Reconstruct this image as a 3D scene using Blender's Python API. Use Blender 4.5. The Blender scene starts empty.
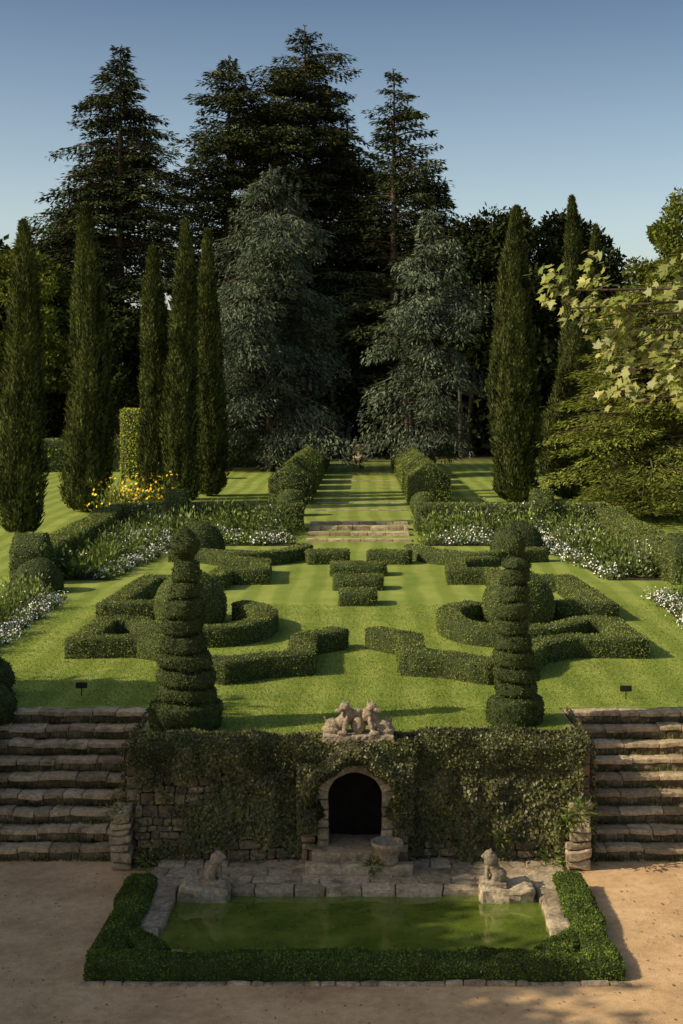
import bpy, math, numpy as np
from mathutils import Vector, Euler
rng=np.random.default_rng(11)
scene=bpy.context.scene
U=lambda a,b,n=None: rng.uniform(a,b,n)

# ---------------------------------------------------------------- helpers
def norm(a): return a/np.maximum(np.linalg.norm(a,axis=-1,keepdims=True),1e-9)
def runit(n): return norm(rng.normal(size=(n,3)))
def vnoise(P,s=0):
    P=np.asarray(P,float); i=np.floor(P).astype(np.int64); f=P-i; f=f*f*(3-2*f)
    out=0
    for dx in (0,1):
        for dy in (0,1):
            for dz in (0,1):
                h=((i[...,0]+dx)*73856093)^((i[...,1]+dy)*19349663)^((i[...,2]+dz)*83492791)^(s*2654435)
                h=(h^(h>>13))*1274126177; h=(h^(h>>16))&0xffff
                w=(f[...,0] if dx else 1-f[...,0])*(f[...,1] if dy else 1-f[...,1])*(f[...,2] if dz else 1-f[...,2])
                out=out+w*(h/65535.0)
    return out*2-1

class MB:
    def __init__(s): s.V=[];s.R=[];s.F=[];s.n=0
    def add(s,V,F,mat=0,rnd=None,smooth=False):
        V=np.asarray(V,float).reshape(-1,3); F=np.asarray(F,np.int64)
        if len(V)==0 or len(F)==0: return
        s.V.append(V); s.R.append(np.full(len(V),.5) if rnd is None else rnd)
        s.F.append((F+s.n,mat,smooth)); s.n+=len(V)
    def build(s,name,mats,parent=None):
        V=np.concatenate(s.V); R=np.concatenate(s.R)
        me=bpy.data.meshes.new(name)
        me.vertices.add(len(V)); me.vertices.foreach_set('co',V.astype(np.float32).ravel())
        tot=np.concatenate([np.full(len(F),F.shape[1],np.int32) for F,_,_ in s.F])
        idx=np.concatenate([F.ravel() for F,_,_ in s.F]).astype(np.int32)
        mi=np.concatenate([np.full(len(F),m,np.int32) for F,m,_ in s.F])
        sm=np.concatenate([np.full(len(F),k,bool) for F,_,k in s.F])
        st=np.concatenate([[0],np.cumsum(tot)[:-1]]).astype(np.int32)
        me.loops.add(len(idx)); me.polygons.add(len(tot))
        me.polygons.foreach_set('loop_start',st); me.loops.foreach_set('vertex_index',idx)
        me.polygons.foreach_set('material_index',mi); me.polygons.foreach_set('use_smooth',sm)
        me.update(calc_edges=True)
        a=me.attributes.new('rnd','FLOAT','POINT'); a.data.foreach_set('value',R.astype(np.float32))
        for m in mats: me.materials.append(m)
        o=bpy.data.objects.new(name,me); scene.collection.objects.link(o)
        if parent: o.parent=parent
        return o

def leaves(mb,P,D,L,W,mat=1,N=None,nj=.6):
    n=len(P)
    if n==0: return
    D=norm(D)
    A=runit(n) if N is None else norm(N+runit(n)*nj)
    S=norm(np.cross(D,A)); L=np.broadcast_to(L,(n,))[:,None]; W=np.broadcast_to(W,(n,))[:,None]
    M=P+D*L*.45
    V=np.stack([P,M+S*W*.5,P+D*L,M-S*W*.5],1).reshape(-1,3)
    F=np.arange(4*n).reshape(n,4)
    mb.add(V,F,mat,np.repeat(rng.random(n),4))

def sample(V,F,dens):
    T=np.concatenate([F[:,[0,1,2]],F[:,[0,2,3]]]) if F.shape[1]==4 else F
    a,b,c=V[T[:,0]],V[T[:,1]],V[T[:,2]]
    cr=np.cross(b-a,c-a); ar=np.linalg.norm(cr,axis=1)/2
    n=int(ar.sum()*dens)
    if n<1: return np.zeros((0,3)),np.zeros((0,3))
    k=rng.choice(len(T),n,p=ar/ar.sum()); r1=np.sqrt(rng.random(n))[:,None]; r2=rng.random(n)[:,None]
    return a[k]*(1-r1)+b[k]*r1*(1-r2)+c[k]*r1*r2, norm(cr[k])

def foliate(mb,V,F,dens,L,W=None,mat=1,bodymat=0,body=True,spread=.8,out=.35,prob=None,nj=.45):
    V=np.asarray(V,float); F=np.asarray(F)
    if body: mb.add(V,F,bodymat,smooth=True)
    P,N=sample(V,F,dens)
    if prob is not None:
        k=rng.random(len(P))<prob(P); P,N=P[k],N[k]
    n=len(P); l=L*U(.6,1.3,n)
    P=P+N*U(-.3,.25,(n,1))*L
    T=runit(n)
    leaves(mb,P,N*out+T*spread,l,l*.65 if W is None else W,mat,N,nj)

def tube(mb,pts,rad,sides=6,mat=0):
    pts=np.asarray(pts,float); n=len(pts); rad=np.broadcast_to(rad,(n,))
    T=norm(np.gradient(pts,axis=0)); ref=np.array([0.03,1,.05]) if abs(T[0][2])>.7 else np.array([0,0,1.])
    A=norm(np.cross(T,ref)); B=np.cross(T,A); th=np.arange(sides)*2*math.pi/sides
    V=(pts[:,None]+rad[:,None,None]*(np.cos(th)[None,:,None]*A[:,None]+np.sin(th)[None,:,None]*B[:,None])).reshape(-1,3)
    F=[[i*sides+j,i*sides+(j+1)%sides,(i+1)*sides+(j+1)%sides,(i+1)*sides+j] for i in range(n-1) for j in range(sides)]
    mb.add(V,F,mat,smooth=True)

def cubegrid(n):
    V=[];F=[]
    g=np.linspace(-1,1,n+1)
    for ax in range(3):
        for sg in (-1,1):
            b=len(V)
            for i in range(n+1):
                for j in range(n+1):
                    p=[0,0,0]; p[ax]=sg; p[(ax+1)%3]=g[i]; p[(ax+2)%3]=g[j]; V.append(p)
            for i in range(n):
                for j in range(n):
                    q=[b+i*(n+1)+j,b+(i+1)*(n+1)+j,b+(i+1)*(n+1)+j+1,b+i*(n+1)+j+1]
                    F.append(q if sg>0 else q[::-1])
    return np.array(V,float),np.array(F)
CG={n:cubegrid(n) for n in (3,4,6)}
def block(mb,x0,x1,y0,y1,z0,z1,bev=.03,amp=.015,n=4,mat=0,rot=0,fq=4):
    G,F=CG[n]; h=np.array([x1-x0,y1-y0,z1-z0])/2; c=np.array([x0+x1,y0+y1,z0+z1])/2
    bev=min(bev,h.min()*.9)
    G2=np.sign(G)*np.abs(G)**.7
    p=G2*h; q=np.clip(p,-(h-bev),(h-bev)); d=p-q; p=q+norm(d)*bev*(np.linalg.norm(d,axis=1,keepdims=True)>1e-6)
    if rot:
        cs,sn=math.cos(rot),math.sin(rot); p=np.stack([p[:,0]*cs-p[:,1]*sn,p[:,0]*sn+p[:,1]*cs,p[:,2]],1)
    P=p+c
    P=P+np.stack([vnoise(P*fq,k) for k in (1,2,3)],1)*amp+np.stack([vnoise(P*fq*3,k) for k in (4,5,6)],1)*amp*.4
    mb.add(P,F,mat,np.full(len(P),rng.random()))

# ---------------------------------------------------------------- materials
def mk(name):
    m=bpy.data.materials.new(name); m.use_nodes=True; nt=m.node_tree; nt.nodes.clear()
    return m,nt,nt.nodes.new('ShaderNodeOutputMaterial')
def ramp(nt,src,stops):
    r=nt.nodes.new('ShaderNodeValToRGB'); e=r.color_ramp.elements
    while len(e)<len(stops): e.new(.5)
    for k,(p,c) in enumerate(stops): e[k].position=p; e[k].color=(*c,1) if len(c)==3 else c
    nt.links.new(src,r.inputs[0]); return r.outputs[0]
def noise(nt,scale,detail=4,vec=None,rough=.55):
    n=nt.nodes.new('ShaderNodeTexNoise'); n.inputs['Scale'].default_value=scale; n.inputs['Detail'].default_value=detail
    n.inputs['Roughness'].default_value=rough
    if vec is None:
        g=nt.nodes.new('ShaderNodeNewGeometry'); vec=g.outputs['Position']
    nt.links.new(vec,n.inputs['Vector']); return n.outputs[0]
def mix(nt,a,b,f,mode='MIX'):
    m=nt.nodes.new('ShaderNodeMix'); m.data_type='RGBA'; m.blend_type=mode
    for s,v in ((m.inputs[6],a),(m.inputs[7],b),(m.inputs[0],f)):
        if hasattr(v,'links'): nt.links.new(v,s)
        else: s.default_value=v if not isinstance(v,tuple) else (*v,1)
    return m.outputs[2]
def math_(nt,op,a,b=None,c=None):
    m=nt.nodes.new('ShaderNodeMath'); m.operation=op
    for i,v in enumerate((a,b,c)):
        if v is None: continue
        if hasattr(v,'links'): nt.links.new(v,m.inputs[i])
        else: m.inputs[i].default_value=v
    return m.outputs[0]
def bump(nt,h,strength=.5,dist=.02):
    b=nt.nodes.new('ShaderNodeBump'); b.inputs['Strength'].default_value=strength; b.inputs['Distance'].default_value=dist
    nt.links.new(h,b.inputs['Height']); return b.outputs[0]
def prin(nt,out,col,rough=.8,nrm=None,spec=.3):
    p=nt.nodes.new('ShaderNodeBsdfPrincipled')
    if hasattr(col,'links'): nt.links.new(col,p.inputs['Base Color'])
    else: p.inputs['Base Color'].default_value=(*col,1)
    if hasattr(rough,'links'): nt.links.new(rough,p.inputs['Roughness'])
    else: p.inputs['Roughness'].default_value=rough
    p.inputs['Specular IOR Level'].default_value=spec
    if nrm: nt.links.new(nrm,p.inputs['Normal'])
    if out: nt.links.new(p.outputs[0],out.inputs[0])
    return p.outputs[0]

def m_leaf(name,c1,c2,tr=.3,nscale=.8,lo=.55,hi=1.25,gloss=False):
    m,nt,out=mk(name)
    a=nt.nodes.new('ShaderNodeAttribute'); a.attribute_name='rnd'
    mid=tuple((x+y)/2 for x,y in zip(c1,c2))
    c=ramp(nt,a.outputs['Fac'],[(0,c1),(.7,mid),(1,c2)])
    k=ramp(nt,noise(nt,nscale,2),[(.3,(lo,lo,lo)),(.7,(hi,hi,hi*.9))])
    c=mix(nt,c,k,1.0,'MULTIPLY')
    if gloss: p=prin(nt,None,c,.45,None,.35)
    else:
        d=nt.nodes.new('ShaderNodeBsdfDiffuse'); nt.links.new(c,d.inputs[0]); p=d.outputs[0]
    if tr>0:
        t=nt.nodes.new('ShaderNodeBsdfTranslucent'); nt.links.new(mix(nt,c,(1.2,1.2,.6),1.0,'MULTIPLY'),t.inputs[0])
        s=nt.nodes.new('ShaderNodeMixShader'); s.inputs[0].default_value=tr
        nt.links.new(p,s.inputs[1]); nt.links.new(t.outputs[0],s.inputs[2]); p=s.outputs[0]
    nt.links.new(p,out.inputs[0])
    return m
def m_plain(name,c1,c2,scale=3,rough=.9,bs=.5,bd=.03,bscale=None):
    m,nt,out=mk(name)
    c=ramp(nt,noise(nt,scale,6),[(.3,c1),(.7,c2)])
    prin(nt,out,c,rough,bump(nt,noise(nt,bscale or scale*6,5),bs,bd),.2); return m
def m_stone(name,c1,c2,moss=.5,dark=(.05,.05,.035)):
    m,nt,out=mk(name)
    a=nt.nodes.new('ShaderNodeAttribute'); a.attribute_name='rnd'
    c=ramp(nt,a.outputs['Fac'],[(0,c1),(1,c2)])
    c=mix(nt,c,ramp(nt,noise(nt,14,8,rough=.7),[(.3,(.45,.43,.4)),(.65,(1.2,1.16,1.1))]),1.0,'MULTIPLY')
    f=ramp(nt,noise(nt,2.6,7,rough=.65),[(.62-moss*.25,(0,0,0)),(.75-moss*.2,(.85,.85,.85))])
    c=mix(nt,c,dark,f)
    l=ramp(nt,noise(nt,9,5),[(.62,(0,0,0)),(.7,(.6,.6,.6))])
    c=mix(nt,c,(.5,.46,.38),l)
    h=noise(nt,22,9,rough=.7)
    prin(nt,out,c,.92,bump(nt,h,.8,.03),.15); return m

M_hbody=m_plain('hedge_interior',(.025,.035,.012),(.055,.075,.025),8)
M_box=m_leaf('box_leaf',(.105,.135,.036),(.31,.34,.11),.2,1.2,.65,1.2)
M_poolbox=m_leaf('low_box_leaf',(.065,.115,.024),(.23,.29,.065),.2,2.5,.55,1.2)
M_yew=m_leaf('yew_leaf',(.045,.065,.022),(.15,.175,.058),.1,2.2,.5,1.25)
M_ivy=m_leaf('ivy_leaf',(.05,.062,.022),(.22,.20,.07),.15,1.8,.4,1.35,True)
M_cyp=m_leaf('cypress_leaf',(.04,.056,.02),(.155,.17,.056),.1,.9,.45,1.3)
M_fir=m_leaf('fir_needle',(.022,.034,.016),(.11,.12,.05),0,.25,.45,1.35)
M_ced=m_leaf('blue_cedar_needle',(.055,.08,.055),(.21,.24,.165),0,.5,.3,1.35)
M_dark=m_leaf('dark_tree_leaf',(.015,.024,.01),(.065,.075,.026),0,.2,.45,1.2)
M_green=m_leaf('green_tree_leaf',(.075,.10,.02),(.22,.24,.05),.25,.3,.5,1.25)
M_cedg=m_leaf('green_cedar_needle',(.11,.14,.028),(.31,.33,.08),.2,.3,.45,1.25)
M_maple=m_leaf('plane_leaf',(.20,.24,.05),(.52,.5,.18),.4,2,.7,1.2,True)
M_gold=m_leaf('golden_hedge_leaf',(.32,.35,.05),(.55,.55,.12),.2,1,.8,1.1)
M_bed=m_leaf('perennial_leaf',(.075,.12,.03),(.28,.33,.10),.2,1.5,.5,1.25)
M_bed2=m_leaf('silver_leaf',(.15,.18,.09),(.34,.37,.2),.15,1.5,.6,1.2)
M_grass=m_leaf('grass_blade',(.15,.21,.04),(.30,.345,.085),.3,.7,.8,1.15)
M_bark=m_plain('bark',(.05,.037,.025),(.12,.09,.06),5)
M_white=m_plain('white_petal',(.7,.7,.66),(.82,.82,.78),5,.7,0,0)
M_yel=m_plain('yellow_petal',(.8,.45,.02),(.88,.66,.04),5,.7,0,0)
M_soil=m_plain('soil',(.03,.022,.014),(.07,.05,.03),8)
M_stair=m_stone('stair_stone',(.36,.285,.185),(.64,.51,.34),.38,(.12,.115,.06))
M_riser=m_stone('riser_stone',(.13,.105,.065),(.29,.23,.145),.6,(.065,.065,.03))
M_wall=m_stone('wall_stone',(.20,.155,.105),(.42,.33,.21),.5,(.07,.065,.04))
M_flag=m_stone('flagstone',(.34,.275,.19),(.56,.46,.33),.42,(.12,.11,.055))
M_statue=m_stone('weathered_stone',(.36,.30,.22),(.36,.30,.23),.4,(.1,.085,.06))
M_niche=m_plain('niche_shade_rock',(.01,.009,.007),(.025,.022,.016),6)  # shade of the recess put into the rock colour; also backs the wall
M_litter=m_leaf('dry_leaf',(.16,.09,.03),(.34,.22,.08),.2)
M_black=m_plain('black_plate',(.015,.015,.015),(.02,.02,.02),5,.4,0,0)

# ground
m,nt,out=mk('ground_surface'); M_ground=m
g=nt.nodes.new('ShaderNodeNewGeometry'); sx=nt.nodes.new('ShaderNodeSeparateXYZ'); nt.links.new(g.outputs['Position'],sx.inputs[0])
X,Y,Z=sx.outputs
wob=math_(nt,'MULTIPLY',math_(nt,'SUBTRACT',noise(nt,.25,2),.5),.7)
s=math_(nt,'SINE',math_(nt,'MULTIPLY',math_(nt,'ADD',X,wob),6.8))
s=ramp(nt,math_(nt,'MULTIPLY_ADD',s,.5,.5),[(.25,(0,0,0)),(.75,(1,1,1))])
lawn=mix(nt,(.195,.25,.047),(.265,.315,.071),s)
lawn=mix(nt,lawn,ramp(nt,noise(nt,.9,6,rough=.65),[(.3,(.74,.8,.7)),(.7,(1.2,1.12,1.1))]),1.0,'MULTIPLY')
lawn=mix(nt,lawn,ramp(nt,noise(nt,25,4),[(.3,(.7,.7,.7)),(.7,(1.25,1.25,1.2))]),1.0,'MULTIPLY')
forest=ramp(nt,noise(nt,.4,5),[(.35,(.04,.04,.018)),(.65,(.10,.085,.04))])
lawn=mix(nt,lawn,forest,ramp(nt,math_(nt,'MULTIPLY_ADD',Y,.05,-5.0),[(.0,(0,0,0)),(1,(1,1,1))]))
dirt=ramp(nt,noise(nt,1.1,8,rough=.62),[(.3,(.48,.31,.165)),(.5,(.64,.43,.23)),(.72,(.76,.53,.30))])
dirt=mix(nt,dirt,ramp(nt,noise(nt,90,3,rough=.8),[(.3,(.65,.63,.6)),(.7,(1.2,1.2,1.2))]),1.0,'MULTIPLY')
dirt=mix(nt,dirt,ramp(nt,noise(nt,7,6,rough=.7),[(.3,(.8,.78,.76)),(.6,(1.05,1.05,1.05))]),1.0,'MULTIPLY')
c=mix(nt,dirt,lawn,math_(nt,'GREATER_THAN',Z,1.6))
prin(nt,out,c,.95,bump(nt,noise(nt,40,6,rough=.7),.6,.02),.1)

m,nt,out=mk('algae_water'); M_water=m
f=noise(nt,1.1,9,rough=.72)
c=ramp(nt,f,[(.3,(.05,.08,.011)),(.5,(.11,.15,.02)),(.72,(.21,.25,.045))])
sp=ramp(nt,noise(nt,38,3),[(.66,(0,0,0)),(.70,(1,1,1))])
c=mix(nt,c,(.3,.3,.1),math_(nt,'MULTIPLY',sp,.5))
r=ramp(nt,f,[(.4,(.02,.02,.02)),(.7,(.13,.13,.13))])
prin(nt,out,c,r,bump(nt,noise(nt,5,3),.05,.02),1.)

# ---------------------------------------------------------------- terrain
ZL=1.8
def far_z(y): 
    t=np.clip((y-54)/6.,0,1); return ZL+.36*t
xs=sorted([-3000,-800,-300,-120,-60,-40,-25,-15,-10,-6.62,-6.60,-3.62,-3.60,3.70,3.72,6.60,6.62,10,15,25,40,60,120,300,800,3000]+list(np.arange(-3,3.6,1.)))
ys=sorted([-300,-100,-40,-10,0,8,12,16,20,22.75,22.77,25.5,25.52,28,32,36,40,45,50,54,55.5,57,58.5,60,70,80,100,130,180,300,700,3000])
V=[];F=[]
for x in xs:
    for y in ys:
        if abs(x)>6.61 or -3.61<x<3.71: up=y>22.76
        else: up=y>25.51
        V.append((x,y,float(far_z(y)) if up else 0))
ny=len(ys)
for i in range(len(xs)-1):
    for j in range(ny-1): F.append((i*ny+j,(i+1)*ny+j,(i+1)*ny+j+1,i*ny+j+1))
b=MB(); b.add(V,F); b.build('ground',[M_ground])

# lawn grass blades
b=MB()
for (y0,y1,n,L) in ((25.6,30,50000,.04),(22.9,25.6,20000,.04),(30,38,45000,.045)):
    w=3.55 if y1<26 else min(9.3,y1*.27)
    P=np.stack([U(-w,w,n),U(y0,y1,n),np.full(n,ZL)],1)
    leaves(b,P,np.array([0,0,.7])+runit(n)*.8,L*U(.5,1.3,n),L*.35,0,np.tile([0,0,1.],(n,1)),.8)
b.build('lawn_grass',[M_grass])

# litter on the gravel
b=MB(); n=1800
P=np.stack([U(-7,7,n),U(14,22.4,n),np.full(n,.012)],1)
k=~((np.abs(P[:,0])<3.6)&(P[:,1]>17.7)); P=P[k]; n=len(P)
D=runit(n); D[:,2]*=.15; l=U(.02,.05,n)
leaves(b,P,D,l,l*.6,0,np.tile([0,0,1.],(n,1)),.3)
b.build('fallen_leaves',[M_litter])

# ---------------------------------------------------------------- hedges
def resample(pts,step=.25,smooth=False):
    pts=np.asarray(pts,float)
    if smooth:
        p=np.vstack([2*pts[0]-pts[1],pts,2*pts[-1]-pts[-2]]); o=[]
        for i in range(1,len(p)-2):
            for t in np.linspace(0,1,12,endpoint=False):
                a,b_,c_,d=p[i-1:i+3]
                o.append(.5*((2*b_)+(-a+c_)*t+(2*a-5*b_+4*c_-d)*t*t+(-a+3*b_-3*c_+d)*t**3))
        o.append(pts[-1]); pts=np.array(o)
    o=[]
    for a,c_ in zip(pts[:-1],pts[1:]):
        n=max(1,int(round(np.linalg.norm(c_-a)/step)))
        for k in range(n): o.append(a+(c_-a)*k/n)
    o.append(pts[-1]); return np.array(o)
def boxsec(w,h,r=.05):
    a=[(-w/2,-.05),(-w/2,h*.4),(-w/2,h-r),(-w/2+r,h),(-w*.15,h+.01)]
    return a+[(-x,z) for x,z in a[::-1]]
def gabsec(w,h1,h2):
    a=[(-w/2,-.05),(-w/2,h1*.5),(-w/2,h1),(-w/4,(h1+h2)/2),(-.03,h2)]
    return a+[(-x,z) for x,z in a[::-1]]
def strip(pts,sec,z0=ZL,step=.25,smooth=False,amp=.025,zf=None):
    p=resample(pts,step,smooth); n=len(p); seg=norm(np.diff(p,axis=0))
    a=np.vstack([seg[:1],seg]); c_=np.vstack([seg,seg[-1:]]); t=norm(a+c_)
    cs=np.clip((t*a).sum(1),.6,1)[:,None]
    nr=np.stack([t[:,1],-t[:,0]],1)/cs
    sec=np.asarray(sec); m_=len(sec)
    zb=np.full(n,z0) if zf is None else zf(p[:,1])
    V=np.zeros((n,m_,3)); V[:,:,:2]=p[:,None]+nr[:,None]*sec[None,:,:1]; V[:,:,2]=zb[:,None]+sec[None,:,1]
    V=V.reshape(-1,3); top=(np.tile(sec[:,1],n)>0)[:,None]
    V=V+np.stack([vnoise(V*2.5,k) for k in (7,8,9)],1)*amp*top
    F=[[i*m_+j,(i+1)*m_+j,(i+1)*m_+j+1,i*m_+j+1] for i in range(n-1) for j in range(m_-1)]
    for e,fl in ((0,0),((n-1)*m_,1)):
        for i in range(m_//2-1):
            q=[e+i,e+i+1,e+m_-2-i,e+m_-1-i]; F.append(q[::-1] if fl else q)
    F=np.array(F)[:,::-1]
    return V,F
def check(V,F):
    c_=np.cross(V[F[:,1]]-V[F[:,0]],V[F[:,2]]-V[F[:,0]]); 
    return F if c_[:,2].sum()>0 else F[:,::-1]
def hedge(name,paths,sec,dens,L,mats,smooth=False,**k):
    b=MB()
    for pt in paths:
        V,F=strip(pt,sec,smooth=smooth,**k); F=check(V,F)
        foliate(b,V,F,dens,L)
    return b.build(name,mats)
MB1=[M_hbody,M_box]
A=[(.38,31.6),(1.15,30.8),(1.15,28.6),(1.9,28.4),(2.6,27.8),(3.3,28.3),(3.8,29.9),(4.7,30.6),(6.0,30.5),(5.9,32.9),(5.3,33.0)]
B=[(2.95,35.6),(2.3,34.6),(2.3,33.0),(3.0,31.9),(4.4,31.9),(5.3,33.0)]
B2=[(5.0,35.6),(6.25,35.5),(6.0,40.6),(4.2,41.0),(4.05,42.3),(3.0,42.3),(3.1,44.8),(4.4,45.4)]
C=[(1.9,49.2),(2.6,47.5),(4.0,46.6),(5.2,47.6),(6.4,48.0)]
for sg in (-1,1):
    f=lambda P:[(sg*x,y) for x,y in P]
    hedge('parterre_hedge',[f(A)],boxsec(.56,.44,.03),1500,.038,MB1,amp=.03)
    hedge('parterre_hedge',[f(B)],boxsec(.56,.44,.03),1400,.038,MB1,smooth=True)
    hedge('parterre_hedge',[f(B2)],boxsec(.6,.44,.03),950,.045,MB1)
    hedge('parterre_hedge',[f(C)],boxsec(.6,.44,.03),800,.05,MB1,smooth=True)
    hedge('parterre_hedge',[f([(.35,47.6),(1.75,47.4)])],boxsec(.95,.42,.08),800,.05,MB1)
for w,y in ((1.0,38.2),(1.45,41.2),(1.75,44.4)):
    hedge('parterre_hedge',[[(-w/2,y),(w/2,y)]],boxsec(.95,.38,.1),900,.045,MB1)

def sphere_mesh(c,r,zs=1.,n=20,amp=.03,zmin=-1):
    th=np.linspace(0,2*math.pi,2*n,endpoint=False); ph=np.linspace(.02,math.pi*.98,n)
    V=np.stack([np.outer(np.sin(ph),np.cos(th)),np.outer(np.sin(ph),np.sin(th)),np.outer(np.cos(ph),np.ones(2*n))],-1).reshape(-1,3)
    V[:,2]*=zs; V=V*r; V=V*(1+vnoise(V*2.2/r*.7+c[0],3)[:,None]*amp)+np.array(c)
    m_=2*n; F=np.array([[i*m_+j,(i+1)*m_+j,(i+1)*m_+(j+1)%m_,i*m_+(j+1)%m_] for i in range(n-1) for j in range(m_)])
    return V,F
def ball(name,x,y,zc,r,dens,L,mats,zs=1.):
    b=MB(); V,F=sphere_mesh((x,y,zc),r,zs); foliate(b,V,F,dens,L); b.build(name,mats)
ball('topiary_ball',-4.2,35.2,ZL+.4,.9,1300,.04,MB1); ball('topiary_ball',4.05,35.2,ZL+.4,.9,1300,.04,MB1)
ball('topiary_ball',-5.8,50.5,ZL+.2,.95,600,.06,[M_hbody,M_yew]); ball('topiary_ball',5.7,50.5,ZL+.2,.95,600,.06,[M_hbody,M_yew])
ball('topiary_ball',-3.05,62,2.65,.66,600,.06,MB1); ball('topiary_ball',2.85,62,2.6,.6,600,.06,MB1)
ball('topiary_ball',-9.3,40.6,ZL+.2,.75,700,.05,[M_hbody,M_yew]); 

# boundary hedge walls
for sg in (-1,1):
    hedge('boundary_hedge',[[(sg*2.3,57.2),(sg*10.1,57.2)]],boxsec(1.0,1.05,.06),420,.075,MB1,zf=far_z,step=.5,amp=.04)
    hedge('boundary_hedge',[[(sg*10.1,56.6),(sg*9.9,42.8)]],boxsec(1.0,1.0,.06),500,.065,MB1,zf=far_z,step=.5,amp=.04)
    b=MB(); xx=sg*7.45
    V,F=strip([(xx-.45,57.1),(xx+.45,57.1)],gabsec(1.25,1.15,1.65),z0=2.0,amp=.03); foliate(b,V,check(V,F),500,.07); b.build('hedge_pillar',MB1)
    b=MB(); xx=sg*9.95
    V,F=strip([(xx-.5,42.6),(xx+.5,42.6)],gabsec(1.25,1.05,1.5),z0=1.8,amp=.03); foliate(b,V,check(V,F),500,.06); b.build('hedge_pillar',MB1)
# gabled hedge allee
for sg in (-1,1):
    for k in range(8):
        y0=68+k*5.2
        hedge('gabled_hedge',[[(sg*3.4,y0),(sg*3.4,y0+3.6)]],gabsec(2.0,1.25,1.95),260,.085,MB1,z0=2.16,step=.6,amp=.02)
# golden hedge and background hedges
hedge('golden_hedge',[[(-14.9,88),(-13.6,88)]],boxsec(1.4,4.4,.1),160,.14,[M_hbody,M_gold],z0=2.16,step=.5)
hedge('background_hedge',[[(-32,96),(-16,98)]],boxsec(1.4,2.2,.1),60,.18,[M_hbody,M_box],z0=2.16,step=.8)
hedge('background_hedge',[[(15,84),(28,84)]],boxsec(1.4,1.6,.1),80,.18,[M_hbody,M_box],z0=2.16,step=.8)
hedge('background_hedge',[[(-11,104),(-5,104)]],boxsec(1.4,2.0,.1),80,.18,[M_hbody,M_yew],z0=2.16,step=.8)

# pool hedge
b=MB()
for pt in ([(-3.22,21.25),(-3.22,18.12),(3.22,18.12),(3.22,21.25)],):
    V,F=strip(pt,boxsec(.46,.25,.07),z0=0,step=.12,amp=.06); foliate(b,V,check(V,F),4200,.032,spread=1.,out=.6,nj=.7)
for sg in (-1,1):
    V,F=strip([(sg*3.05,19.0),(sg*2.55,18.4)],boxsec(.4,.24,.05),z0=0,step=.15,amp=.05); foliate(b,V,check(V,F),4200,.032,spread=1.,out=.6,nj=.7)
b.build('pool_hedge',[M_hbody,M_poolbox])

# ---------------------------------------------------------------- tiered topiaries
def topiary(name,x,y,prof,pitch,spiral,z1):
    b=MB(); nz=220; nt_=48
    H=prof[-1][0]; zz=np.linspace(0,H,nz); th=np.linspace(0,2*math.pi,nt_,endpoint=False)
    R=np.interp(zz,[p[0] for p in prof],[p[1] for p in prof])
    Zg,Tg=np.meshgrid(zz,th,indexing='ij')
    ph=((Zg-.46)/pitch+spiral*Tg/(2*math.pi)+.10*np.sin(Tg+Zg*2.3))%1
    prf=np.sqrt(np.clip(1-np.abs((ph-.5)*2)**5,0,1))
    on=np.interp(Zg,[0,.42,.47,z1-.06,z1,H],[0.0,0.0,1,1,0,0])
    jit=.11*vnoise(np.stack([np.floor((Zg-.46)/pitch)*3.7,Zg*0,Zg*0],-1),8)
    Rg=R[:,None]*(1-on*.55*(1-prf)+on*jit)*(1+.09*vnoise(np.stack([np.cos(Tg)*1.5,np.sin(Tg)*1.5,Zg*3],-1),4))
    V=np.stack([x+Rg*np.cos(Tg)+.03*np.sin(Zg*3),y+Rg*np.sin(Tg),ZL+Zg],-1).reshape(-1,3)
    V=V+np.stack([vnoise(V*5,k) for k in (1,2,3)],1)*.025
    F=np.array([[i*nt_+j,i*nt_+(j+1)%nt_,(i+1)*nt_+(j+1)%nt_,(i+1)*nt_+j] for i in range(nz-1) for j in range(nt_)])
    foliate(b,V,F,2200,.034,spread=.9,out=.45,nj=.55)
    tube(b,[(x,y,ZL-.05),(x,y,ZL+H*.9)],.05,6,2)
    b.build(name,[M_hbody,M_yew,M_bark])
topiary('spiral_topiary',-2.93,24.0,[(0,.58),(.2,.61),(.42,.61),(.48,.52),(.75,.52),(1.0,.46),(1.5,.38),(2.0,.32),(2.4,.28),(2.75,.25),(2.82,.2),(2.88,.10),(2.95,.14),(3.02,.22),(3.14,.25),(3.24,.22),(3.34,.14),(3.46,.02)],.29,0,2.83)
topiary('spiral_topiary',2.76,24.4,[(0,.46),(.2,.48),(.42,.47),(.48,.39),(.75,.40),(1.1,.34),(1.7,.30),(2.2,.27),(2.7,.24),(2.82,.19),(2.88,.1),(2.96,.14),(3.06,.19),(3.18,.19),(3.32,.13),(3.5,.02)],.275,0.,2.85)

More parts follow.
